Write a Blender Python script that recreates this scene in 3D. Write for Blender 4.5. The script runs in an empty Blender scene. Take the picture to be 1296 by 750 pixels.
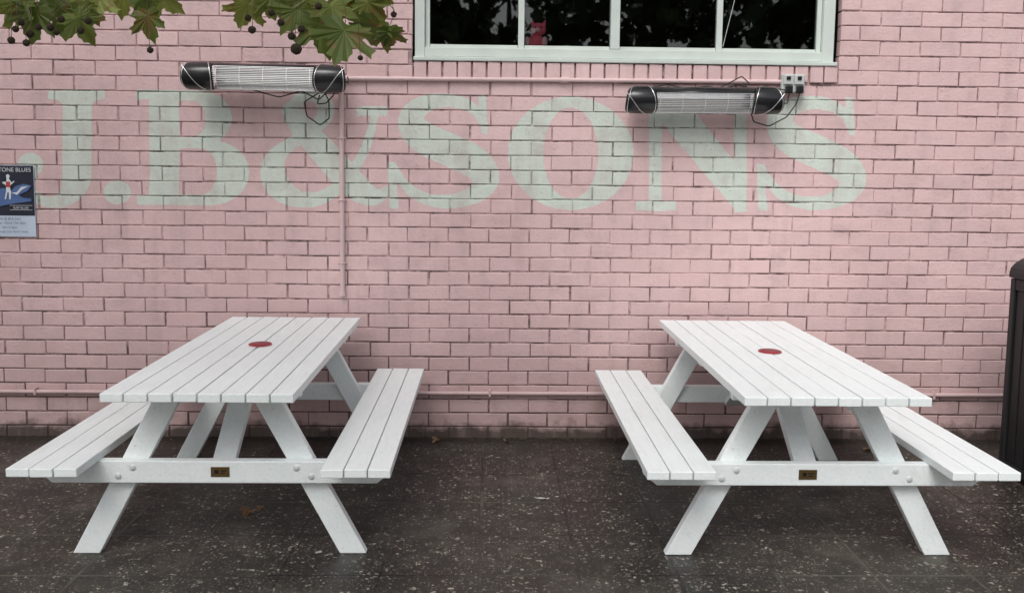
import bpy, math, random
import numpy as np
from mathutils import Vector, Matrix, Euler
random.seed(7); rng=np.random.default_rng(7)
S=bpy.context.scene; COL=S.collection
YW=5.36

# ------------------------------------------------------------------ helpers
def link(o,parent=None):
    COL.objects.link(o)
    if parent is not None: o.parent=parent
    return o
def empty(name,loc=(0,0,0)):
    e=bpy.data.objects.new(name,None); e.location=loc; e.empty_display_size=.1; COL.objects.link(e); return e
def mesh(name,v,f,mat=None,parent=None,smooth=False):
    me=bpy.data.meshes.new(name); me.from_pydata([tuple(p) for p in v],[],[tuple(q) for q in f]); me.update()
    if mat: me.materials.append(mat)
    if smooth: me.polygons.foreach_set('use_smooth',[True]*len(me.polygons))
    return link(bpy.data.objects.new(name,me),parent)
def bevel(o,w=.003,seg=2):
    m=o.modifiers.new('bevel','BEVEL'); m.width=w; m.segments=seg; m.limit_method='ANGLE'; m.angle_limit=math.radians(40); return o
def boxes(name,bs,mat,parent=None,bev=.003,seg=2):
    v=[];f=[]
    for (x0,x1,y0,y1,z0,z1) in bs:
        n=len(v)
        v+=[(x0,y0,z0),(x1,y0,z0),(x1,y1,z0),(x0,y1,z0),(x0,y0,z1),(x1,y0,z1),(x1,y1,z1),(x0,y1,z1)]
        f+=[tuple(n+i for i in q) for q in ((0,3,2,1),(4,5,6,7),(0,1,5,4),(1,2,6,5),(2,3,7,6),(3,0,4,7))]
    o=mesh(name,v,f,mat,parent)
    if bev: bevel(o,bev,seg)
    return o
def prism(name,poly,y0,y1,mat,parent=None,bev=.003):
    """polygon in (x,z), extruded from y0 to y1"""
    n=len(poly)
    v=[(x,y0,z) for x,z in poly]+[(x,y1,z) for x,z in poly]
    f=[tuple(range(n)),tuple(range(2*n-1,n-1,-1))]+[(i,i+n,(i+1)%n+n,(i+1)%n) for i in range(n)]
    o=mesh(name,v,f,mat,parent)
    import bmesh
    b=bmesh.new(); b.from_mesh(o.data); bmesh.ops.recalc_face_normals(b,faces=b.faces); b.to_mesh(o.data); b.free()
    if bev: bevel(o,bev)
    return o
def tube(name,paths,r,mat,parent=None,smooth=True,res=4):
    cu=bpy.data.curves.new(name,'CURVE'); cu.dimensions='3D'; cu.bevel_depth=r; cu.bevel_resolution=res; cu.use_fill_caps=True
    for p in paths:
        if smooth and len(p)>2:
            sp=cu.splines.new('NURBS'); sp.order_u=3; sp.use_endpoint_u=True; sp.resolution_u=6
        else: sp=cu.splines.new('POLY')
        sp.points.add(len(p)-1)
        for i,q in enumerate(p):
            sp.points[i].co=(q[0],q[1],q[2],1); sp.points[i].radius=q[3] if len(q)>3 else 1
    cu.materials.append(mat)
    return link(bpy.data.objects.new(name,cu),parent)
def lathe(name,prof,mat,parent=None,axis='X',n=32,close=True):
    v=[];f=[]
    for (t,r) in prof:
        for k in range(n):
            a=2*math.pi*k/n; c,s=r*math.cos(a),r*math.sin(a)
            v.append((t,c,s) if axis=='X' else (c,s,t))
    for i in range(len(prof)-1):
        for k in range(n):
            k2=(k+1)%n; f.append((i*n+k,i*n+k2,(i+1)*n+k2,(i+1)*n+k))
    if close: f.append(tuple(range(n))); f.append(tuple((len(prof)-1)*n+k for k in range(n)))
    o=mesh(name,v,f,mat,parent,True)
    m=o.modifiers.new('es','EDGE_SPLIT'); m.split_angle=math.radians(40)
    return o

class NT:
    def __init__(s,name):
        s.m=bpy.data.materials.new(name); s.m.use_nodes=True; s.t=s.m.node_tree; s.N=s.t.nodes; s.L=s.t.links
        s.b=s.N['Principled BSDF']; s.out=s.N['Material Output']
    def n(s,typ,ins={},**kw):
        x=s.N.new('ShaderNode'+typ)
        for k,v in kw.items(): setattr(x,k,v)
        for k,v in ins.items():
            i=x.inputs[k]
            if isinstance(v,bpy.types.NodeSocket): s.L.new(v,i)
            else: i.default_value=v
        return x
    def tc(s,o='Object'): return s.n('TexCoord').outputs[o]
    def noise(s,vec,scale,detail=3,rough=.5): return s.n('TexNoise',{'Vector':vec,'Scale':scale,'Detail':detail,'Roughness':rough}).outputs['Fac']
    def ramp(s,fac,stops):
        r=s.n('ValToRGB',{'Fac':fac}); e=r.color_ramp.elements
        while len(e)<len(stops): e.new(.5)
        for i,(p,c) in enumerate(stops):
            e[i].position=p; e[i].color=(c,c,c,1) if not hasattr(c,'__len__') else (*c,1)
        return r.outputs['Color']
    def mix(s,fac,a,b,mode='MIX'):
        x=s.n('Mix',data_type='RGBA',blend_type=mode)
        for i,v in ((0,fac),(6,a),(7,b)):
            if isinstance(v,bpy.types.NodeSocket): s.L.new(v,x.inputs[i])
            else: x.inputs[i].default_value=v if i==0 else (*v,1)
        return x.outputs[2]
    def math(s,op,a,b=0.,c=None,clamp=False):
        x=s.n('Math',operation=op,use_clamp=clamp)
        for i,v in enumerate((a,b,c)):
            if v is None: continue
            if isinstance(v,bpy.types.NodeSocket): s.L.new(v,x.inputs[i])
            else: x.inputs[i].default_value=v
        return x.outputs[0]
    def set(s,**k):
        for a,v in k.items():
            a=a.replace('_',' ')
            i=s.b.inputs[a]
            if isinstance(v,bpy.types.NodeSocket): s.L.new(v,i)
            else: i.default_value=(*v,1) if hasattr(v,'__len__') and len(v)==3 else v
        return s.m
    def bump(s,h,strength=.3,dist=.002):
        o=s.n('Bump',{'Height':h,'Strength':strength,'Distance':dist}).outputs['Normal']; s.L.new(o,s.b.inputs['Normal']); return o
def simple(name,col,rough=.5,metal=0,var=.15,scale=30,bump=.1):
    t=NT(name); c=t.tc(); nz=t.noise(c,scale,2)
    col2=tuple(x*(1-var) for x in col)
    t.set(Base_Color=t.mix(nz,col2,col),Roughness=rough,Metallic=metal)
    if bump: t.bump(t.noise(c,scale*4,1),bump,.001)
    return t.m

# ------------------------------------------------------------------ materials
def brick_mat(name,mortar=False):
    t=NT(name); c=t.tc('Object')
    at=t.n('Attribute',attribute_name='paint').outputs['Color']
    sep=t.n('SeparateColor',{'Color':at}); mask,rnd=sep.outputs[0],sep.outputs[1]
    big=t.noise(c,.8,3,.6); mid=t.noise(c,9,4,.6); fine=t.noise(c,60,3,.65)
    pink=t.mix(t.ramp(big,[(.34,0),(.64,1)]),(.665,.455,.452),(.80,.570,.565))
    pink=t.mix(t.math('MULTIPLY',rnd,.8),pink,(.68,.480,.482))
    mint=t.mix(mid,(.58,.68,.60),(.655,.75,.67))
    mk=t.math('ADD',mask,t.math('MULTIPLY',t.math('SUBTRACT',mid,.5),.4))
    mk=t.ramp(mk,[(.36,0),(.64,.87)])
    mk=t.math('MULTIPLY',mk,t.ramp(fine,[(.28,.55),(.42,1)]))
    col=t.mix(mk,pink,mint)
    col=t.mix(t.ramp(mid,[(.28,.30),(.5,0)]),col,(.42,.29,.285))
    col=t.mix(t.ramp(fine,[(.69,0),(.74,.6)]),col,(.20,.125,.11))
    z=t.n('SeparateXYZ',{'Vector':c}).outputs['Z']
    low=t.math('SUBTRACT',1.,t.math('DIVIDE',z,1.0),clamp=True)
    gr=t.math('MULTIPLY',t.math('POWER',low,1.5),t.ramp(mid,[(.3,.22),(.7,.75)]))
    col=t.mix(gr,col,(.24,.155,.14))
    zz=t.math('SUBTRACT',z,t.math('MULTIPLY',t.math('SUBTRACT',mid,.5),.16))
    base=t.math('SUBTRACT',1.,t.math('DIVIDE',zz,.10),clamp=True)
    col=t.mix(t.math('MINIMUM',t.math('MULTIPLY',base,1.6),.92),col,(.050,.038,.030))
    mp=t.n('Mapping',{'Vector':c,'Scale':(6,1,.6)}).outputs['Vector']
    col=t.mix(t.ramp(t.noise(mp,1.5,3,.6),[(.50,0),(.8,.36)]),col,(.44,.32,.315))
    if mortar:
        m2=t.noise(c,6,4,.78)
        m2=t.math('ADD',m2,t.math('MULTIPLY',low,.14))
        col=t.mix(t.ramp(m2,[(.40,.10),(.62,.92)]),col,(.085,.052,.044))
    t.set(Base_Color=col,Roughness=.58)
    t.bump(t.math('ADD',t.math('MULTIPLY',fine,.6),t.math('MULTIPLY',mid,1.2)),.75,.006)
    return t.m
M_brick=brick_mat('painted_brick'); M_mortar=brick_mat('painted_mortar',True)

def white_wood():
    t=NT('white_painted_timber'); c=t.tc('Object')
    mp=t.n('Mapping',{'Vector':c,'Scale':(14,1.2,14)}).outputs['Vector']
    g=t.noise(mp,6,4,.65); n=t.noise(c,6,3,.6)
    col=t.mix(n,(.84,.895,.895),(.90,.94,.935))
    col=t.mix(t.ramp(g,[(.35,.20),(.58,0)]),col,(.64,.68,.68))
    sp=t.noise(c,55,2,.6); col=t.mix(t.ramp(sp,[(.70,0),(.75,.45)]),col,(.42,.40,.36))
    sc=t.noise(t.n('Mapping',{'Vector':c,'Scale':(3,1,3)}).outputs['Vector'],3,4,.7)
    col=t.mix(t.ramp(sc,[(.58,0),(.76,.24)]),col,(.56,.56,.52))
    t.set(Base_Color=col,Roughness=t.ramp(n,[(.3,.36),(.7,.52)]))
    t.bump(g,.45,.003); return t.m
M_wood=white_wood()

def ground_mat():
    t=NT('aggregate_paving'); c=t.tc('Object')
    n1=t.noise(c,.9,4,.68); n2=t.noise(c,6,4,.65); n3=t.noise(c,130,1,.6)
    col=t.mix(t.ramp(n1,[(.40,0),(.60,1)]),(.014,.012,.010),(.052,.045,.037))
    col=t.mix(t.ramp(n2,[(.38,.65),(.60,0)]),col,(.010,.0085,.007))
    col=t.mix(t.math('MULTIPLY',n3,.42),col,(.060,.052,.043))
    for sc,th,colA,colB,keep in ((60,.46,(.44,.40,.34),(.13,.105,.085),.58),(26,.26,(.52,.48,.42),(.18,.15,.115),.80),(130,.55,(.24,.215,.18),(.08,.07,.058),.50)):
        wob=t.n('TexNoise',{'Vector':c,'Scale':sc*1.6,'Detail':0}).outputs['Color']
        cw=t.n('VectorMath',{0:c,1:t.n('VectorMath',{0:wob,'Scale':.9/sc},operation='SCALE').outputs[0]},operation='ADD').outputs[0]
        v=t.n('TexVoronoi',{'Vector':cw,'Scale':sc,'Randomness':1.},voronoi_dimensions='2D')
        r=t.n('SeparateColor',{'Color':v.outputs['Color']})
        sel=t.math('GREATER_THAN',r.outputs[0],keep)
        rad=t.math('MULTIPLY',t.math('POWER',r.outputs[2],2.),th)
        k=t.math('MULTIPLY',t.math('LESS_THAN',v.outputs['Distance'],rad),sel)
        k=t.math('MULTIPLY',k,t.ramp(n2,[(.36,.22),(.56,.92)]))
        col=t.mix(k,col,t.mix(r.outputs[1],colA,colB))
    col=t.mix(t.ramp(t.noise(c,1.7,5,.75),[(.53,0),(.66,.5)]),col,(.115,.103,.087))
    mp=t.n('Mapping',{'Vector':c,'Location':(.03,.11,0)}).outputs['Vector']
    bk=t.n('TexBrick',{'Vector':mp,'Scale':1.,'Mortar Size':.0075,'Mortar Smooth':.3,'Brick Width':.4,'Row Height':.4},offset=0.,squash=1.)
    j=bk.outputs['Fac']
    col=t.mix(t.math('MULTIPLY',j,t.ramp(n2,[(.3,.95),(.7,.35)])),col,t.mix(t.ramp(n1,[(.45,0),(.6,1)]),(.006,.005,.0045),(.11,.098,.08)))
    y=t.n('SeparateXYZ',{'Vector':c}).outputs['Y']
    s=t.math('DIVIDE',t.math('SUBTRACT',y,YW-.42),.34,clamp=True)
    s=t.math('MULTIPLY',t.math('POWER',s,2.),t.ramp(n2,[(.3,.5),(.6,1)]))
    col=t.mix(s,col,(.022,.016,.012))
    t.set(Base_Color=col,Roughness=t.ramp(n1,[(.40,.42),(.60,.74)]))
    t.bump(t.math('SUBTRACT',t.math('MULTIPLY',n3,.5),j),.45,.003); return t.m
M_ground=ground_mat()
M_frame=simple('window_frame_paint',(.68,.74,.69),.45,0,.2,8)
M_dark=simple('room_interior',(.03,.03,.032),.8)
M_conduit=simple('painted_conduit',(.76,.56,.56),.45,0,.2,9,.2)
M_pipe=simple('painted_pipe',(.66,.475,.47),.5,0,.3,7,.2)
M_black=simple('black_gloss_plastic',(.012,.012,.014),.22,0,.2,20,.03)
M_cable=simple('black_cable',(.015,.015,.016),.5)
M_chrome=simple('polished_reflector',(.85,.85,.86),.26,1,.1,12,.05)
M_wire=simple('steel_wire',(.88,.88,.88),.28,1,.1,12,0)
M_lamp=simple('heater_tube',(.55,.52,.50),.15,.3,.2,40,0)
M_gpo=simple('weatherproof_plastic',(.56,.58,.57),.45,0,.12,25)
M_bronze=simple('bronze_plaque',(.20,.13,.05),.42,.7,.5,160,.4)
M_bolt=simple('bolt_heads',(.70,.73,.74),.4,.1)
M_bin=simple('bin_dark_steel',(.022,.023,.025),.45,.2,.35,12,.15)
M_toyp=simple('pink_plush',(.92,.14,.24),.9,0,.2,60,.5)
M_toyl=simple('light_pink_plush',(.92,.55,.58),.9,0,.2,60,.5)
M_toyg=simple('grey_plush',(.5,.53,.50),.9,0,.3,60,.5)
M_paper=simple('poster_paper',(.58,.66,.80),.55,0,.06,6,0)
M_navy=simple('poster_navy_ink',(.018,.020,.045),.5,0,.5,14,0)
M_blue=simple('poster_blue_ink',(.10,.18,.42),.5,0,.4,40,0)
M_ink=simple('poster_white_ink',(.72,.74,.78),.5,0,.1,40,0)
M_inkd=simple('poster_dark_ink',(.03,.04,.09),.5,0,.1,40,0)
M_redink=simple('poster_red_ink',(.5,.06,.06),.5,0,.1,40,0)
M_drop=simple('bird_dropping',(.60,.60,.57),.7,0,.3,90,.3)
M_dirt=simple('leaf_litter',(.10,.072,.048),.9,0,.6,40,.3)
def glass():
    t=NT('window_glass'); g=t.n('BsdfGlossy',{'Color':(1,1,1,1),'Roughness':.015}); tr=t.n('BsdfTransparent',{'Color':(.88,.92,.90,1)})
    fr=t.n('Fresnel',{'IOR':1.52})
    mx=t.n('MixShader',{0:fr.outputs[0],1:tr.outputs[0],2:g.outputs[0]})
    t.L.new(mx.outputs[0],t.out.inputs['Surface']); return t.m
M_glass=glass()
def leaf_mat(name,a,b,tip,trans=.35):
    t=NT(name); c=t.tc()
    at=t.n('Attribute',attribute_name='rnd').outputs['Fac']
    col=t.mix(at,a,b); col=t.mix(t.ramp(t.noise(c,18,3,.6),[(.54,0),(.66,.75)]),col,tip)
    t.set(Base_Color=col,Roughness=.42)
    tl=t.n('BsdfTranslucent',{'Color':col}); mx=t.n('MixShader',{0:trans,1:t.b.outputs[0],2:tl.outputs[0]})
    t.L.new(mx.outputs[0],t.out.inputs['Surface']); return t.m
M_leaf=leaf_mat('plane_tree_leaf',(.10,.15,.025),(.29,.33,.075),(.25,.15,.05))
M_leaf2=leaf_mat('street_tree_leaf',(.035,.06,.014),(.08,.11,.03),(.07,.06,.02),.2)
M_dead=leaf_mat('dry_leaf',(.16,.085,.035),(.24,.15,.07),(.08,.05,.03),.1)
M_bark=simple('bark',(.17,.14,.10),.85,0,.5,9,.6)
M_twig=simple('twig',(.10,.075,.045),.8,0,.4,30,.3)
M_ball=simple('seed_ball',(.055,.038,.020),.95,0,.6,250,1.)
def disc_mat():
    t=NT('red_emblem'); c=t.tc()
    col=t.mix(t.ramp(t.noise(c,140,2,.5),[(.45,0),(.53,1)]),(.42,.03,.045),(.08,.03,.035))
    t.set(Base_Color=col,Roughness=.45); return t.m
M_red=disc_mat()
M_redrim=simple('red_rim',(.40,.035,.05),.4)

# ------------------------------------------------------------------ painted letters
def inside(poly,u,v):
    r=np.zeros(u.shape,bool); n=len(poly)
    for i in range(n):
        (x1,y1),(x2,y2)=poly[i],poly[(i+1)%n]
        if y1==y2: continue
        c=((y1>v)!=(y2>v))&(u<(x2-x1)*(v-y1)/(y2-y1)+x1); r^=c
    return r
def rect(a,b,c,d,u,v): return (u>=a)&(u<=b)&(v>=c)&(v<=d)
def ell(cx,cy,rx,ry,u,v): return ((u-cx)/rx)**2+((v-cy)/ry)**2<=1
def stroke(p,u,v):
    P=np.array(p,float)
    for _ in range(2):
        Q=[P[0]]
        for i in range(len(P)-1): Q+= [P[i]*.75+P[i+1]*.25,P[i]*.25+P[i+1]*.75]
        P=np.array(Q+[P[-1]])
    r=np.zeros(u.shape,bool)
    for a,b in zip(P[:-1],P[1:]):
        d=b[:2]-a[:2]; L=max(d@d,1e-6); t=np.clip(((u-a[0])*d[0]+(v-a[1])*d[1])/L,0,1)
        r|=(u-a[0]-t*d[0])**2+(v-a[1]-t*d[1])**2<=(a[2]+t*(b[2]-a[2]))**2
    return r
def letter_S(u,v):
    r=stroke([(606,158,4),(597,138,6),(575,127,8),(545,126,9),(520,136,13),(512,154,17),(528,174,20),(565,189,21),(600,206,20),(612,226,17),(598,245,12),(570,255,9),(540,254,8),(515,243,7),(500,225,5),(492,208,4)],u,v)
    r|=inside([(599,120),(609,120),(612,170),(603,166)],u,v)|inside([(485,203),(494,207),(499,264),(487,264)],u,v)
    return r
def letters(X,Z):
    s=np.full(X.shape,.5);t=np.full(X.shape,.5)
    for _ in range(4):
        s=(X-(-2.740-.032*t))/((2.239+.038*t)-(-2.740-.032*t))
        zt=2.042+.058*s; zb=1.345+.047*s
        t=(zt-Z)/(zt-zb)
    u=20+1083*s; v=114+153*t
    r=rect(60,130,114,126,u,v)|inside([(72,126),(119,126),(114,132),(114,228),(78,228),(78,132)],u,v)
    r|=stroke([(96,205,18),(96,225,18),(90,243,14),(76,254,9),(60,257,6),(44,250,6),(34,235,8),(36,214,13)],u,v)|ell(38,208,16,15,u,v)
    r|=ell(146,243,17,15,u,v)
    b=rect(170,240,114,126,u,v)|rect(170,240,247,259,u,v)|rect(186,223,114,259,u,v)|rect(200,247,114,184,u,v)|ell(247,149,42,35,u,v)|rect(200,262,177,259,u,v)|ell(262,218,49,41,u,v)
    b&=~(rect(223,240,127,173,u,v)|ell(240,150,16,23,u,v))&~(rect(223,250,187,246,u,v)|ell(250,216.5,20,29.5,u,v))
    r|=b
    r|=stroke([(366,148,12),(370,126,8),(388,119,6),(405,127,10),(408,143,11),(396,160,8),(368,178,7),(345,194,11),(338,214,16),(347,238,16),(370,252,11),(395,253,9),(420,240,8),(442,215,7),(456,190,6),(464,165,5),(468,146,5)],u,v)
    r|=stroke([(364,140,12),(376,160,15),(405,192,17),(435,226,18),(455,245,15),(474,250,9),(482,240,5)],u,v)|rect(446,484,134,146,u,v)
    r|=letter_S(u,v)
    r|=ell(717,193,80,72,u,v)&~ell(717,193,35,58,u,v)
    r|=rect(802,850,124,135,u,v)|rect(817,833,124,266,u,v)|rect(800,852,254,266,u,v)|inside([(812,124),(862,124),(942,222),(942,268),(930,268),(828,148)],u,v)|rect(926,942,124,268,u,v)|rect(904,964,125,136,u,v)
    r|=letter_S(u-470,v-2)
    return r.astype(float)
def soft(X,Z,e=.006):
    return (letters(X,Z)+letters(X+e,Z)+letters(X-e,Z)+letters(X,Z+e)+letters(X,Z-e))/5

# ------------------------------------------------------------------ brick building
bld=empty('brick_building')
OX0,OX1,OZ0,OZ1=-.456,2.035,2.136,3.40
VX=[];VY=[];VZ=[];VR=[];FC=[];nv=0
def add_brick(x0,x1,z0,z1,proud=0.,dense=False,jit=.0019):
    global nv
    b=.003; r=rng.uniform(0,1); off=abs(rng.normal(0,.0014))-proud
    ex=np.clip(rng.normal(0,jit,4),-.0032,.0032); w=x1-x0; h=z1-z0
    nx=max(2,int(w/.0075)) if dense else 2; nz=max(2,int(h/.0075)) if dense else 2
    xs=np.concatenate([[x0,x0],np.linspace(x0+b,x1-b,nx),[x1,x1]]); zs=np.concatenate([[z0,z0],np.linspace(z0+b,z1-b,nz),[z1,z1]])
    X,Z=np.meshgrid(xs,zs); a=(X-x0)/w; c=(Z-z0)/h
    I,J=np.meshgrid(np.arange(len(xs)),np.arange(len(zs)))
    ring=np.minimum(np.minimum(I,len(xs)-1-I),np.minimum(J,len(zs)-1-J))
    Y=np.where(ring==0,.06,np.where(ring==1,.0032,0.))+YW+off
    tilt=rng.normal(0,.0015,2); Y=Y+tilt[0]*(a-.5)+tilt[1]*(c-.5)*.7
    X=X+(ex[0]*(1-a)+ex[1]*a); Z=Z+(ex[2]*(1-c)+ex[3]*c)*.8+ (a-.5)*np.clip(rng.normal(0,.0016),-.003,.003)
    m=len(xs); k=len(zs)
    VX.append(X.ravel());VY.append(Y.ravel());VZ.append(Z.ravel());VR.append(np.full(m*k,r))
    i=(np.arange(k-1)[:,None]*m+np.arange(m-1)[None,:]).ravel()+nv
    FC.append(np.stack([i,i+1,i+1+m,i+m],1)); nv+=m*k
P=.24;H=.086;J=.0074
k=0
z=-.02
while z<5.0:
    z0,z1=z+J/2,z+H-J/2
    x=-9.12+(k%2)*.12+rng.normal(0,.004)
    while x<9:
        a,b_=x+J/2,x+P-J/2
        segs=[(a,b_)]
        if z1>OZ0 and z0<OZ1:
            segs=[]
            if a<OX0-.02: segs.append((a,min(b_,OX0-.004)))
            if b_>OX1+.03: segs.append((max(a,OX1+.008),b_))
        for (p,q) in segs:
            if q-p>.02: add_brick(p,q,z0,z1,dense=(q>-2.86 and p<2.36 and z1>1.30 and z0<2.14))
        x+=P
    z+=H;k+=1
x=-.456
while x<2.03:
    add_brick(x+.005,x+.0805,2.145,2.236,proud=.014); x+=.0858
def build_np(name,X,Y,Z,R,F,mat,parent):
    me=bpy.data.meshes.new(name); n=len(X); m=len(F)
    me.vertices.add(n); me.vertices.foreach_set('co',np.stack([X,Y,Z],1).ravel().astype(np.float32))
    me.loops.add(m*4); me.loops.foreach_set('vertex_index',F.ravel().astype(np.int32))
    me.polygons.add(m); me.polygons.foreach_set('loop_start',(np.arange(m)*4).astype(np.int32))
    me.polygons.foreach_set('use_smooth',np.zeros(m,bool))
    me.update(calc_edges=True); me.validate()
    T=np.zeros(n); sel=(X>-2.9)&(X<2.4)&(Z>1.25)&(Z<2.16); T[sel]=soft(X[sel],Z[sel])
    at=me.color_attributes.new('paint','FLOAT_COLOR','POINT')
    at.data.foreach_set('color',np.stack([T,R,np.zeros(n),np.ones(n)],1).ravel().astype(np.float32))
    me.materials.append(mat); return link(bpy.data.objects.new(name,me),parent)
build_np('wall_bricks',np.concatenate(VX),np.concatenate(VY),np.concatenate(VZ),np.concatenate(VR),np.concatenate(FC),M_brick,bld)
MX=[];MZ=[];MF=[];mn=0
def sheet(x0,x1,z0,z1,cell):
    global mn
    nx=max(2,int((x1-x0)/cell)+1);nz=max(2,int((z1-z0)/cell)+1)
    X,Z=np.meshgrid(np.linspace(x0,x1,nx),np.linspace(z0,z1,nz)); MX.append(X.ravel());MZ.append(Z.ravel())
    i=(np.arange(nz-1)[:,None]*nx+np.arange(nx-1)[None,:]).ravel()+mn; MF.append(np.stack([i,i+1,i+1+nx,i+nx],1)); mn+=nx*nz
sheet(-9,9,-.05,1.30,1);sheet(-9,-2.87,1.30,2.136,1);sheet(-2.87,2.37,1.30,2.136,.009);sheet(2.37,9,1.30,2.136,1)
sheet(-9,OX0-.004,2.136,3.4,1);sheet(OX1+.008,9,2.136,3.4,1);sheet(-9,9,3.4,5.0,1)
sheet(OX0-.004,OX1+.008,2.136,2.23,1)
MX=np.concatenate(MX);MZ=np.concatenate(MZ)
build_np('mortar',MX,np.full(len(MX),YW+.0075),MZ,np.full(len(MX),.5),np.concatenate(MF),M_mortar,bld)
boxes('coping',[(-9,9,YW-.04,YW+.3,5.0,5.08)],M_frame,bld)
boxes('wall_backing',[(-9,OX0-.05,YW+.07,YW+.25,0,5),(OX1+.06,9,YW+.07,YW+.25,0,5),(OX0-.05,OX1+.06,YW+.07,YW+.25,0,2.2)],M_dark,bld,0)
fy=YW+.022
fb=[(-.447,-.390,fy,fy+.09,2.262,3.38),(1.945,2.012,fy,fy+.09,2.262,3.38),(-.390,1.945,fy+.002,fy+.088,2.268,2.322),(-.390,1.945,fy+.002,fy+.088,3.32,3.38)]
boxes('window_frame',fb,M_frame,bld,.003)
boxes('window_sash',[(-.388,-.362,fy+.03,fy+.07,2.324,3.318),(.155,.190,fy+.026,fy+.066,2.324,3.318),(.695,.748,fy+.004,fy+.08,2.324,3.318),(1.322,1.356,fy+.026,fy+.066,2.324,3.318),(1.917,1.943,fy+.03,fy+.07,2.324,3.318),
   (-.36,.153,fy+.032,fy+.068,2.324,2.342),(.192,.693,fy+.032,fy+.068,2.324,2.342),(.75,1.32,fy+.032,fy+.068,2.324,2.342),(1.358,1.915,fy+.032,fy+.068,2.324,2.342)],M_frame,bld,.002)
prism('window_sill',[(-.452,2.240),(2.022,2.240),(2.022,2.262),(-.452,2.262)],YW-.022,YW+.112,M_frame,bld,.004)
boxes('window_glass',[(-.37,1.925,fy+.046,fy+.052,2.33,3.315)],M_glass,bld,0)
ix0,ix1,iy0,iy1,iz0,iz1=-1.2,3.0,YW+.26,YW+3.2,1.2,3.6
mesh('room_interior',[(ix0,iy0,iz0),(ix1,iy0,iz0),(ix1,iy1,iz0),(ix0,iy1,iz0),(ix0,iy0,iz1),(ix1,iy0,iz1),(ix1,iy1,iz1),(ix0,iy1,iz1)],[(0,1,2,3),(7,6,5,4),(1,5,6,2),(3,2,6,7),(0,3,7,4)],M_dark,bld)
boxes('inner_sill',[(-.45,2.02,YW+.115,YW+.30,2.27,2.30)],M_frame,bld)
tube('blind_cord',[[(1.415,fy+.02,3.3),(1.42,fy+.018,2.62),(1.375,fy+.018,2.42),(1.36,fy+.02,2.35)]],.0016,M_frame,bld)

# plush pig on the inner sill
pig=empty('plush_pig_toy',(.262,YW+.150,2.30)); pig.scale=(1.25,1,1.2)
def blob(name,c,r,mat,parent,seed=0):
    import bmesh
    bm=bmesh.new(); bmesh.ops.create_uvsphere(bm,u_segments=20,v_segments=12,radius=1)
    for v in bm.verts: v.co=Vector((c[0]+v.co.x*r[0],c[1]+v.co.y*r[1],c[2]+v.co.z*r[2]))
    me=bpy.data.meshes.new(name); bm.to_mesh(me); bm.free(); me.materials.append(mat)
    me.polygons.foreach_set('use_smooth',[True]*len(me.polygons)); return link(bpy.data.objects.new(name,me),parent)
blob('body',(0,0,.055),(.042,.035,.05),M_toyp,pig); blob('head',(.012,-.012,.122),(.036,.032,.033),M_toyp,pig)
blob('snout',(.004,-.043,.117),(.014,.012,.011),M_toyl,pig)
for s in(-1,1):
    mesh('ear',[(.012+s*.012,-.01,.146),(.012+s*.034,-.01,.138),(.012+s*.034,-.014,.172),(.012+s*.022,.004,.145)],[(0,1,2),(1,3,2),(0,2,3)],M_toyp,pig)
    blob('arm',(s*.042,-.02,.062),(.014,.018,.026),M_toyl,pig); blob('leg',(s*.028,-.035,.014),(.017,.026,.015),M_toyg,pig)
    blob('eye',(.012+s*.014,-.040,.130),(.004,.003,.004),M_black,pig)

# ------------------------------------------------------------------ ground
g=200
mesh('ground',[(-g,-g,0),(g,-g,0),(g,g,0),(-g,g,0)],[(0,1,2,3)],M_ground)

# ------------------------------------------------------------------ services on the wall
cond=empty('electrical_conduit')
tube('vertical_run',[[(-.868,YW-.016,2.125),(-.871,YW-.016,.878)]],.0145,M_conduit,cond,False)
tube('end_bush',[[(-.871,YW-.016,.885),(-.871,YW-.016,.862)]],.0185,M_conduit,cond,False)
tube('horizontal_run',[[(-.868,YW-.014,2.132),(1.70,YW-.014,2.145)]],.0125,M_conduit,cond,False)
tube('tee',[[(-.868,YW-.014,2.10),(-.868,YW-.014,2.15)],[(-.895,YW-.014,2.132),(-.83,YW-.014,2.132)]],.0175,M_conduit,cond,False)
tube('coupling',[[(-.8695,YW-.016,1.50),(-.8695,YW-.016,1.54)],[(.40,YW-.014,2.1385),(.45,YW-.014,2.1387)]],.0168,M_conduit,cond,False)
bs=[]
for zz in(1.05,1.42,1.78): bs.append((-.899,-.843,YW-.004,YW-.0005,zz,zz+.018)); 
for xx in(-.45,.1,.72,1.3): bs.append((xx,xx+.018,YW-.004,YW-.0005,2.112,2.166))
boxes('saddles',bs,M_conduit,cond,.001)
tube('saddle_loops',[[(-.888,YW-.003,zz+.009),(-.887,YW-.02,zz+.009),(-.87,YW-.036,zz+.009),(-.853,YW-.02,zz+.009),(-.852,YW-.003,zz+.009)] for zz in(1.05,1.42,1.78)],.004,M_conduit,cond)
wp=empty('water_pipe')
tube('pipe',[[(-8.8,YW-.02,.272),(-2,YW-.02,.276),(1,YW-.02,.280),(8.8,YW-.02,.29)]],.0125,M_pipe,wp,False)
boxes('pipe_clips',[(xx,xx+.014,YW-.035,YW-.001,.258,.300) for xx in np.arange(-8.1,8.5,.9)],M_pipe,wp,.002)

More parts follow.
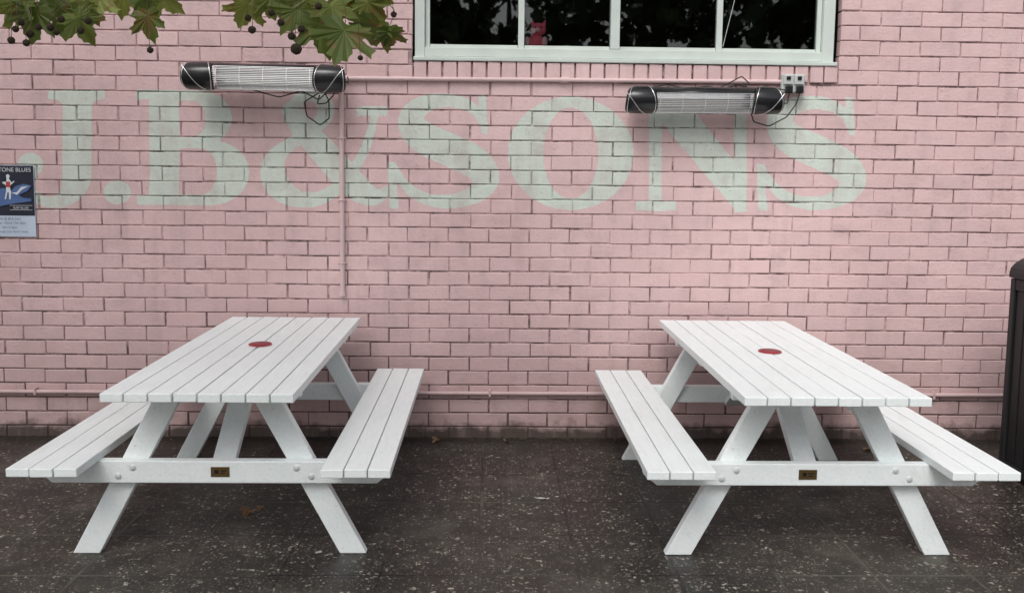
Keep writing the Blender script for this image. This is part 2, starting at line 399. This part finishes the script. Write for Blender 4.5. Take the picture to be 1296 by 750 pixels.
gpo=empty('power_outlet',(1.76,YW,2.128))
boxes('base',[(-.068,.068,-.040,-.001,-.045,.060)],M_gpo,gpo,.006,3)
boxes('flaps',[(-.060,-.004,-.050,-.041,.0,.054),(.004,.060,-.050,-.041,.0,.054)],M_gpo,gpo,.003)
boxes('switches',[(-.044,-.020,-.057,-.051,.026,.046),(.020,.044,-.057,-.051,.026,.046)],M_black,gpo,.002)
boxes('plugs',[(-.052,-.012,-.078,-.041,-.052,-.008),(.012,.052,-.078,-.041,-.052,-.008)],M_black,gpo,.007,3)

# ------------------------------------------------------------------ radiant heaters
def heater(cx,cy,cz,tilt,length,roll):
    e=empty('radiant_heater',(cx,cy,cz)); e.rotation_euler=(tilt,roll,0)
    hl=length/2; hc=hl*.62; R=.074; n=28
    v=[];f=[]
    for x in(-hc-.02,hc+.02):
        for k in range(n+1):
            a=math.radians(60+(300-60)*k/n); v.append((x,-R*math.cos(a),R*math.sin(a)))
    for k in range(n): f.append((k,k+1,n+2+k,n+1+k))
    o=mesh('hood',v,f,M_black,e,True); m=o.modifiers.new('s','SOLIDIFY'); m.thickness=.003; m.offset=1
    v=[];f=[]
    for x in(-hc,hc):
        for k in range(n+1):
            a=math.radians(64+(296-64)*k/n); v.append((x,-(R-.006)*math.cos(a)*.55,(R-.005)*math.sin(a)))
    for k in range(n): f.append((k,n+1+k,n+2+k,k+1))
    mesh('reflector',v,f,M_chrome,e,True)
    tube('heating_element',[[(-hc,-.012,0),(hc,-.012,0)]],.012,M_lamp,e,False)
    ws=[]
    for a in range(-60,61,8):
        A=math.radians(a); ws.append([(-hc,-R*math.cos(A),R*math.sin(A)),(hc,-R*math.cos(A),R*math.sin(A))])
    for x in np.linspace(-hc+.02,hc-.02,5):
        ws.append([(x,-(R-.002)*math.cos(math.radians(a)),(R-.002)*math.sin(math.radians(a))) for a in range(-60,61,12)])
    tube('grille',ws,.0016,M_wire,e,False,2)
    for s in(-1,1):
        n2=36
        def ring(xf,r,sl): return [(s*(xf+sl*(-math.cos(2*math.pi*k/n2))),-r*math.cos(2*math.pi*k/n2),r*math.sin(2*math.pi*k/n2)) for k in range(n2)]
        prof=[(hc+.015,R*.2,.0),(hc+.015,R+.001,.022),(hc+.03,R+.005,.022),(hl-.045,R+.004,-.028),(hl-.02,R-.004,-.025),(hl-.012,R-.012,-.02),(hl-.030,R-.02,-.015),(hl-.040,.01,0)]
        v=[];f=[]
        for pxx,r,sl in prof: v+=ring(pxx,r,sl)
        for i in range(len(prof)-1):
            for k in range(n2):
                k2=(k+1)%n2; f.append((i*n2+k,i*n2+k2,(i+1)*n2+k2,(i+1)*n2+k))
        f.append(tuple((len(prof)-1)*n2+k for k in range(n2)))
        mesh('end_housing',v,f,M_black,e,True)
        c=[]
        for k in range(n2+1):
            q=2*math.pi*k/n2; c.append((s*(hc+.036+.03*(-math.cos(q))*1.0),-(R+.006)*math.cos(q),(R+.006)*math.sin(q)))
        tube('chrome_trim',[c],.0026,M_chrome,e,False,2)
        c=[(s*(hl-.03-.026*(-math.cos(2*math.pi*k/n2))),-(R+.002)*math.cos(2*math.pi*k/n2),(R+.002)*math.sin(2*math.pi*k/n2)) for k in range(n2+1)]
        tube('end_trim',[c],.0020,M_wire,e,False,2)
        c=[(s*(hc+.05+.12*t),-(R+.005)*math.cos(math.radians(-58+116*t)),(R+.005)*math.sin(math.radians(-58+116*t))) for t in np.linspace(0,1,9)]
        tube('silver_swoosh',[c],.0022,M_wire,e,False,2)
    dy=YW-cy
    tube('bracket_arms',[[(-.185,.07,.01),(-.185,dy-.03,.02)],[(.185,.07,.01),(.185,dy-.03,.02)]],.010,M_black,e,False,3)
    return e
def wires(name,parent,paths): 
    o=tube(name,paths,.0036,M_cable); o.parent=parent; o.matrix_parent_inverse=parent.matrix_world.inverted(); return o
h1=heater(-1.268,5.20,2.118,math.radians(16),.90,math.radians(.5))
h2=heater(1.210,5.22,2.025,math.radians(34),.89,math.radians(-.3))
bpy.context.view_layer.update()
wires('cable',h1,[[(-1.35,5.24,2.05),(-1.2,5.22,2.01),(-1.08,5.26,2.05),(-.98,5.24,2.00),(-.93,5.26,2.05)],
  [(-.97,5.22,2.04),(-1.07,5.28,1.99),(-1.06,5.30,1.91),(-.985,5.30,1.86),(-.93,5.29,1.90),(-.93,5.28,2.0),(-.96,5.27,2.06)],
  [(-.98,5.27,2.03),(-1.00,5.3,1.98),(-.95,5.3,1.985),(-.91,5.31,2.03),(-.88,5.33,2.10)],
  [(-.85,5.25,2.12),(-.82,5.3,2.10),(-.83,5.33,2.14)]])
wires('cable',h2,[[(.93,5.27,2.10),(1.02,5.29,2.115),(1.13,5.28,2.095),(1.25,5.3,2.11),(1.34,5.3,2.095),(1.42,5.3,2.12),(1.52,5.3,2.10),(1.60,5.31,2.115),(1.72,5.29,2.09)],
  [(1.30,5.30,2.09),(1.38,5.31,2.13),(1.45,5.3,2.17),(1.50,5.31,2.13),(1.44,5.3,2.09),(1.36,5.3,2.08)],
  [(1.50,5.27,1.97),(1.53,5.3,1.91),(1.62,5.3,1.885),(1.72,5.29,1.94),(1.775,5.29,2.02),(1.79,5.29,2.08)],
  [(1.73,5.29,2.085),(1.72,5.29,2.02),(1.66,5.3,2.0),(1.58,5.3,2.06),(1.50,5.29,2.08)]])

# ------------------------------------------------------------------ picnic tables
def picnic_table(cx,cy,seed):
    r=random.Random(seed); e=empty('picnic_table',(cx,cy,0)); L=1.80
    pw=.0885;gp=.0050;x=-.3720;b=[]
    for i in range(8):
        d=r.uniform(-.0025,.0025); b.append((x+.0002+r.uniform(0,.0008),x+pw-r.uniform(0,.0012),r.uniform(-.003,.003),L+r.uniform(-.003,.003),.715+d*.3,.750+d*.35)); x+=pw+gp
    boxes('table_top',b,M_wood,e,.0035,3)
    for s in(-1,1):
        b=[]
        for i in range(3):
            a=s*.7434-s*(i*.0925); c=a-s*.0875
            b.append((min(a,c),max(a,c),r.uniform(-.003,.003),L+r.uniform(-.003,.003),.416+.0,.450+r.uniform(-.0008,.0008)))
        boxes('bench_seat',b,M_wood,e,.0035,3)
        boxes('seat_cleat',[(min(s*.725,s*.48),max(s*.725,s*.48),L/2-.035,L/2+.035,.382,.4155)],M_wood,e,.003)
    boxes('top_batten',[(-.34,.34,L/2-.035,L/2+.035,.68,.7145),(-.335,.335,.297,.340,.66,.7145),(-.335,.335,L-.340,L-.297,.66,.7145)],M_wood,e,.003)
    for k in(0,1):
        yl=(lambda a,b_:(a,b_)) if k==0 else (lambda a,b_:(L-b_,L-a))
        y0,y1=yl(.250,.295)
        for s in(-1,1):
            poly=[(s*.614,.001),(s*.502,.001),(s*.123,.7145),(s*.235,.7145)]
            prism('leg',poly,y0,y1,M_wood,e,.004)
        y0,y1=yl(.204,.249)
        prism('cross_beam',[(-.722,.4155),(-.722,.368),(-.665,.322),(.665,.322),(.722,.368),(.722,.4155)],y0,y1,M_wood,e,.004)
        for s in(-1,1):
            for (bx,bz) in((.395,.352),(.335,.388)):
                yy=.204 if k==0 else L-.204; d=-1 if k==0 else 1
                pr=lathe('bolt',[(0,.013),(.003,.013),(.006,.009),(.007,.001)],M_bolt,e,'Z',16)
                pr.location=(s*bx,yy,bz); pr.rotation_euler=(math.radians(90) if d<0 else math.radians(-90),0,0)
        ya,za,yb,zb=.300,.335,.80,.712
        d=Vector((0,yb-ya,zb-za)).normalized(); nrm=Vector((0,-d.z,d.y))*.0175
        P0=[Vector((0,ya,za))+nrm,Vector((0,ya,za))-nrm,Vector((0,yb+.02,zb))-nrm,Vector((0,yb-.02,zb))+nrm]
        vv=[]
        for xx in(-.048,.048):
            for p in P0: vv.append((xx,p.y if k==0 else L-p.y,min(p.z,.7145)))
        bevel(mesh('diagonal_brace',vv,[(0,1,2,3),(7,6,5,4),(0,4,5,1),(1,5,6,2),(2,6,7,3),(3,7,4,0)],M_wood,e),.003)
    yc=.97 if seed==1 else .885
    lathe('umbrella_hole_cap',[(.7515,.056),(.7555,.056),(.757,.053),(.757,.001)],M_redrim,e,'Z',40).location=(0.0,yc,0)
    lathe('cap_emblem',[(.7578,.046),(.7584,.046),(.7585,.001)],M_red,e,'Z',40).location=(0.0,yc,0)
    px=.022 if seed==1 else -.035
    boxes('maker_plaque',[(px-.038,px+.038,.2005,.2035,.350,.392)],M_bronze,e,.001)
    boxes('plaque_lettering',[(px-.022,px-.006,.1995,.2003,.364,.380),(px+.002,px+.026,.1995,.2003,.374,.378),(px+.002,px+.020,.1995,.2003,.364,.368)],M_black,e,0)
    return e
picnic_table(-1.1253,3.446,1); picnic_table(1.3683,3.432,2)

# ------------------------------------------------------------------ poster
po=empty('poster',(-2.803,YW-.006,1.404))
def wavy(name,x0,x1,z0,z1,y,mat,fn=None):
    n=14;v=[];f=[]
    for j in range(n+1):
        for i in range(n+1):
            X=x0+(x1-x0)*i/n;Z=z0+(z1-z0)*j/n
            v.append((X,y-.003*math.sin(X*19+1)*math.sin(Z*11)-.003*max(0,abs(X)-.12)*8,Z))
    for j in range(n):
        for i in range(n): f.append((j*(n+1)+i,j*(n+1)+i+1,(j+1)*(n+1)+i+1,(j+1)*(n+1)+i))
    return mesh(name,v,f,mat,po,True)
wavy('paper',-.1485,.1485,-.2075,.2075,0,M_paper)
wavy('night_sky_print',-.1485,.1455,-.085,.2045,-.0012,M_navy)
def shape(name,pts,y,mat): return mesh(name,[(x,y,z) for x,z in pts],[tuple(range(len(pts)))],mat,po)
shape('wave_print',[(-.14,.02),(-.09,.055),(-.03,.075),(.02,.06),(.04,.085),(.09,.10),(.135,.09),(.11,.06),(.06,.035),(.08,.02),(.13,.015),(.13,0),(.0,-.02),(-.14,-.05)],-.0062,M_blue)
shape('foam_print',[(.02,.048),(.05,.052),(.075,.082),(.12,.088),(.08,.066),(.05,.036)],-.0070,M_ink)
shape('figure_print',[(-.008,.150),(.004,.156),(.014,.146),(.008,.130),(.022,.108),(.036,.118),(.040,.113),(.020,.095),(.010,.085),(.018,.05),(.012,.01),(.004,.01),(.004,.05),(-.004,.05),(-.014,.01),(-.022,.01),(-.012,.055),(-.010,.090),(-.032,.104),(-.030,.110),(-.008,.112),(-.006,.130)],-.0078,M_ink)
shape('shirt_print',[(-.010,.112),(.014,.112),(.014,.080),(-.011,.080)],-.0084,M_redink)
def txt(s,x,z,size,mat,y=-.0090):
    cu=bpy.data.curves.new('lettering','FONT'); cu.body=s; cu.size=size; cu.align_x='CENTER'; cu.materials.append(mat)
    o=link(bpy.data.objects.new('lettering',cu),po); o.location=(x,y,z); o.rotation_euler=(math.radians(90),0,0)
txt('SKELETONE BLUES',0,.170,.033,M_ink); txt('SURF BLUES',.07,-.045,.017,M_ink)
txt('Live @ JB & Sons',0,-.108,.019,M_inkd); txt('Sunday - March 17th 2024',0,-.134,.0175,M_inkd); txt('3pm to 6pm',0,-.158,.0175,M_inkd); txt("Don't forget your dancin' shoes",0,-.183,.0165,M_inkd)
boxes('boxed_rule',[(.005,.135,-.0082,-.0078,-.052,-.050),(.005,.135,-.0082,-.0078,-.026,-.024)],M_ink,po,0)

# ------------------------------------------------------------------ litter bin enclosure
bn=empty('litter_bin',(2.795,4.20,0)); W,D,Hb=.56,.56,1.07
b=[(0,.04,0,.04,.0,Hb),(W-.04,W,0,.04,0,Hb),(0,.04,D-.04,D,0,Hb),(W-.04,W,D-.04,D,0,Hb),(.042,W-.042,.004,.036,.03,.08),(.042,W-.042,.004,.036,Hb-.06,Hb),(.004,.036,.042,D-.042,.03,.08),(.004,.036,.042,D-.042,Hb-.06,Hb),(W-.036,W-.004,.042,D-.042,.03,.08),(W-.036,W-.004,.042,D-.042,Hb-.06,Hb)]
boxes('frame',b,M_bin,bn,.004)
sl=[]
for i in range(6):
    a=.048+i*.079; sl.append((a,a+.068,.012,.028,.082,Hb-.062)); sl.append((.012,.028,a,a+.068,.082,Hb-.062)); sl.append((W-.028,W-.012,a,a+.068,.082,Hb-.062)); sl.append((a,a+.068,D-.028,D-.012,.082,Hb-.062))
boxes('slats',sl,M_bin,bn,.003)
boxes('liner',[(.06,W-.06,.06,D-.06,.02,Hb-.08)],M_black,bn,.01)
arc=[(W/2+(W/2+.008)*math.cos(a),Hb+.032+.115*math.sin(a)) for a in np.linspace(0,math.pi,15)]
prism('domed_lid',[(W+.008,Hb+.004)]+arc+[(-.008,Hb+.004)],-.02,D+.008,M_bin,bn,.006)

# ------------------------------------------------------------------ leaves
half=[(0,-.02),(.14,-.10),(.30,-.17),(.38,-.08),(.58,-.08),(.55,.04),(.70,.10),(.52,.19),(.45,.26),(.56,.34),(.66,.46),(.82,.50),(.74,.60),(.76,.74),(.60,.68),(.50,.68),(.38,.60),(.28,.60),(.32,.72),(.26,.80),(.26,.92),(.13,.96),(0,1.16)]
OUT=half+[(-x,y) for x,y in reversed(half[1:-1])]
class Leaves:
    def __init__(s): s.v=[];s.f=[];s.r=[]
    def add(s,pos,rot,size,curl,r,simple_=False):
        n=len(s.v)
        pts=OUT if not simple_ else OUT[::3]
        s.v.append(Vector(pos)+rot@Vector((0,.18*size,.03*size)))
        for x,y in pts:
            z=curl*(abs(x)*.45-(y*y)*.35)+.05*math.sin(9*x+7*y+r*9)
            s.v.append(Vector(pos)+rot@Vector((x*size,y*size,z*size)))
        m=len(pts)
        for i in range(m):
            s.f.append((n,n+1+i,n+1+(i+1)%m)); s.r.append(min(1,max(0,r+random.uniform(-.14,.14))))
    def make(s,name,mat,parent):
        o=mesh(name,s.v,s.f,mat,parent)
        at=o.data.attributes.new('rnd','FLOAT','FACE'); at.data.foreach_set('value',s.r); return o
tree=empty('plane_tree',(0,0,0))
lv=Leaves()
def UV(u,v,y=3.3):
    k=y/3.3; return Vector(((-1.728+.00277*u)*k,y,1.628+(.567+.00004*u-.0028*v)*k))
spec=[(10,2,.10,150,3.35),(30,-4,.10,215,3.3),(48,8,.12,205,3.3),(76,2,.12,165,3.4),(92,18,.10,140,3.25),(106,4,.09,190,3.28),(128,-6,.11,200,3.35),(186,14,.10,178,3.3),(176,-6,.08,150,3.33),(200,-12,.10,130,3.4),(156,-14,.10,190,3.4),
 (314,0,.10,200,3.3),(336,-6,.09,160,3.3),(356,-10,.11,190,3.4),(380,8,.12,215,3.35),(400,24,.14,160,3.3),(436,32,.150,188,3.25),(416,4,.11,170,3.32),(430,-6,.12,150,3.4),(462,-2,.10,150,3.3),(480,26,.11,205,3.3),(492,34,.08,165,3.28),(455,-18,.11,200,3.4),(392,-10,.10,180,3.35),(478,-22,.09,170,3.3),(68,-10,.10,180,3.45),(372,-16,.10,160,3.45)]
stems=[]
for (u,v,sz,ang,y) in spec:
    p=UV(u,v,y); a=math.radians(ang+random.uniform(-12,12))
    rot=(Matrix.Rotation(a,3,'Y')@Euler((math.radians(90+random.uniform(-38,38)),0,math.radians(random.uniform(-28,28)))).to_matrix())
    lv.add(p,rot,sz,random.uniform(.3,1.2),random.random())
    stems.append([(*p,1.),(p.x+random.uniform(-.03,.03),p.y+.03,p.z+.06,1.),(p.x+random.uniform(-.06,.06),p.y+.06,p.z+.13,1.3)])
tube('leaf_stalks',stems,.0014,M_leaf,tree,True,2)
balls=[(12,50,.012),(18,36,.011),(36,42,.013),(31,53,.012),(47,34,.011),(62,34,.012),(76,24,.012),(69,40,.011),(100,38,.012),(26,28,.012),(187,62,.011),(317,37,.013),(312,22,.011),(373,61,.019),(367,45,.013),(380,36,.013),(402,8,.012),(354,28,.012),(455,72,.009),(498,18,.010),(110,26,.012),(342,16,.011)]
st=[]
import bmesh
bm=bmesh.new()
for u,v,r in balls:
    p=UV(u,v,3.17+random.uniform(-.03,.03)); bmesh.ops.create_icosphere(bm,subdivisions=3,radius=r,matrix=Matrix.Translation(p))
    q=UV(u+random.uniform(-12,12),-14); st.append([(p.x,p.y,p.z,1),(p.x+random.uniform(-.01,.01),p.y,p.z*.6+q.z*.4,1),(q.x,q.y,q.z,1)])
me=bpy.data.meshes.new('seed_balls'); 
for v in bm.verts: v.co+=v.normal*random.uniform(-.0012,.0012)
bm.to_mesh(me); bm.free(); me.materials.append(M_ball); link(bpy.data.objects.new('seed_balls',me),tree)
tube('fruit_stalks',st,.0011,M_twig,tree,True,1)
limbs=[[(-3.9,1.2,-.05,1.25),(-3.88,1.2,.5,.95),(-3.92,1.25,1.6,.85),(-3.85,1.2,2.6,.78),(-3.8,1.2,3.2,.6),(-3.6,1.3,4.6,.42),(-3.4,1.1,6.0,.2)],
 [(-3.85,1.2,2.5,.5),(-3.2,1.7,3.1,.38),(-2.4,2.4,3.3,.28),(-1.6,3.0,3.0,.16),(-1.0,3.3,2.6,.06),(-.75,3.33,2.36,.02)],
 [(-2.4,2.4,3.3,.16),(-1.4,2.9,3.3,.1),(-.8,3.3,2.8,.05),(-.45,3.35,2.42,.02),(-.35,3.35,2.27,.01)],
 [(-2.9,2.0,3.2,.14),(-2.1,3.0,2.9,.08),(-1.7,3.35,2.5,.03),(-1.45,3.38,2.26,.01)],
 [(-3.8,1.2,3.2,.4),(-4.8,.4,4.2,.25),(-5.6,-.4,5.0,.1)],[(-3.7,1.3,3.9,.35),(-2.6,.3,4.8,.2),(-1.6,-.6,5.2,.08)],[(-3.8,1.2,3.5,.3),(-4.4,2.6,4.4,.15),(-5.2,3.6,4.9,.06)]]
tube('trunk_and_limbs',limbs,.22,M_bark,tree,True,5)
tw=[]
for a,b_ in(((0,-14),(50,-8)),((50,-8),(92,10)),((60,-16),(120,-10)),((120,-10),(186,2)),((300,-16),(345,-12)),((345,-12),(395,8)),((395,8),(440,24)),((395,-10),(450,-8)),((450,-8),(486,24)),((440,-14),(520,-18)),((180,-20),(235,-20))):
    p,q=UV(*a,3.36),UV(*b_,3.34); m_=(p+q)/2+Vector((0,.01,.012)); tw.append([(*p,1.3),(*m_,1),(*q,.7)])
tube('twigs',tw,.0028,M_twig,tree,True,2)
cl=Leaves()
for c in range(60):
    th=random.uniform(0,2*math.pi); rr=math.sqrt(random.random())
    c0=Vector((-3.5+rr*2.9*math.cos(th),.9+rr*2.5*math.sin(th),random.uniform(3.3,6.8)))
    for i in range(22):
        p=c0+Vector((random.gauss(0,.32),random.gauss(0,.32),random.gauss(0,.24)))
        if p.y>0 and p.z<1.85+p.y*.30+.4: continue
        cl.add(p,Euler((random.uniform(-1,1),random.uniform(-1,1),random.uniform(0,6.3))).to_matrix(),random.uniform(.10,.18),random.uniform(0,1),random.random(),True)
lv.make('branch_leaves',M_leaf,tree); cl.make('crown_leaves',M_leaf,tree)

# street trees across the road, seen only as reflections in the window
bt=empty('street_trees'); sl_=Leaves(); tl=[]
for (x,y,h,w) in((-13,-17,9,4),(-6,-19,10.5,4.2),(.5,-17,8.5,3.6),(6.5,-18,11,4.5),(13,-17,9,4),(-20,-18,9,4),(20,-19,10,4)):
    tl.append([(x,y,0,1),(x+.1,y,h*.35,.8),(x,y,h*.8,.2)])
    for c in range(52):
        u=random.uniform(-1,1); th=random.uniform(0,6.28); r=random.random()**.4; q=math.sqrt(1-u*u)
        c0=Vector((x+w*r*q*math.cos(th),y+w*.7*r*q*math.sin(th),h*.60+h*.38*r*u))
        for i in range(20):
            p=c0+Vector((random.gauss(0,.45),random.gauss(0,.45),random.gauss(0,.35)))
            sl_.add(p,Euler((random.uniform(-1.5,1.5),random.uniform(-1.5,1.5),random.uniform(0,6.3))).to_matrix(),random.uniform(.3,.5),.3,random.random(),True)
tube('trunks',tl,.25,M_bark,bt); sl_.make('crowns',M_leaf2,bt)

# ------------------------------------------------------------------ litter on the paving
fl=Leaves()
for (x,y,s) in((-1.12,4.15,.05),(-.89,4.36,.06),(-1.08,4.20,.025),(.9,5.2,.04),(-2.3,4.9,.035),(2.2,5.1,.04),(.1,5.25,.03),(-.3,5.28,.04)):
    fl.add((x,y,.012),Euler((random.uniform(-.25,.25),random.uniform(-.25,.25),random.uniform(0,6.3))).to_matrix(),s,1.2,random.random())
fl.make('fallen_leaves',M_dead,None)
v=[];f=[]
for i in range(2200):
    x=random.uniform(-4.5,4.5); y=YW-.006-abs(random.gauss(0,.06)); s=random.uniform(.002,.008); n=len(v)
    for k in range(5):
        a=k*1.257+random.random(); v.append((x+s*math.cos(a)*random.uniform(.6,1.6),min(YW-.002,y+s*math.sin(a)),.0045+random.random()*.004))
    f.append(tuple(range(n,n+5)))
for i in range(160):
    x=random.uniform(-3,3); y=random.uniform(3.2,5.2); s=random.uniform(.002,.006); n=len(v)
    for k in range(5):
        a=k*1.257+random.random(); v.append((x+s*math.cos(a),y+s*math.sin(a),.0045+random.random()*.003))
    f.append(tuple(range(n,n+5)))
mesh('leaf_litter',v,f,M_dirt)
v=[];f=[]
for (x,y,s) in((.262,4.34,.017),(.295,4.335,.009),(.235,4.35,.006),(.345,4.36,.008),(.31,4.40,.004),(.25,4.30,.004),(.02,5.0,.006),(.06,4.97,.004),(-.15,4.6,.003)):
    n=len(v)
    for k in range(14):
        a=k*2*math.pi/14; r=s*random.uniform(.5,1.2); v.append((x+1.4*r*math.cos(a),y+r*math.sin(a),.0045))
    f.append(tuple(range(n,n+14)))
mesh('bird_droppings',v,f,M_drop)

# ------------------------------------------------------------------ light
w=bpy.data.worlds.new('World'); S.world=w; w.use_nodes=True; nt=w.node_tree
sky=nt.nodes.new('ShaderNodeTexSky'); sky.sky_type='NISHITA'; sky.sun_disc=False
EL,AZ=math.radians(50),math.radians(200)   # sun behind the camera, to the left
sky.sun_elevation=EL; sky.sun_rotation=AZ; sky.dust_density=3.; sky.air_density=1.
hs=nt.nodes.new('ShaderNodeHueSaturation'); hs.inputs['Saturation'].default_value=.25; hs.inputs['Value'].default_value=1.15
nt.links.new(sky.outputs[0],hs.inputs['Color']); nt.links.new(hs.outputs[0],nt.nodes['Background'].inputs['Color'])
nt.nodes['Background'].inputs['Strength'].default_value=.15
sd=bpy.data.lights.new('sun','SUN'); sd.energy=1.5; sd.angle=math.radians(30); sd.color=(1,.98,.95)
so=link(bpy.data.objects.new('sun',sd))
d=Vector((math.sin(AZ)*math.cos(EL),math.cos(AZ)*math.cos(EL),math.sin(EL)))
so.rotation_euler=d.to_track_quat('Z','Y').to_euler(); so.location=d*20

# ------------------------------------------------------------------ camera
pt,yw,rl=.1040,.0246,.0111
F=Vector((math.sin(yw)*math.cos(pt),math.cos(yw)*math.cos(pt),-math.sin(pt)))
R=Vector((math.cos(yw),-math.sin(yw),0)); U=R.cross(F)
R2=R*math.cos(rl)+U*math.sin(rl); U2=-R*math.sin(rl)+U*math.cos(rl)
cd=bpy.data.cameras.new('camera'); cam=link(bpy.data.objects.new('camera',cd))
m=Matrix((R2,U2,-F)).transposed().to_4x4(); m.translation=Vector((0,0,1.6284)); cam.matrix_world=m
cd.sensor_width=36; cd.lens=31.84; cd.shift_y=-.0332
cd.clip_end=1000; cd.clip_start=.05
S.camera=cam
S.view_settings.view_transform='Standard'; S.view_settings.look='None'; S.view_settings.exposure=0
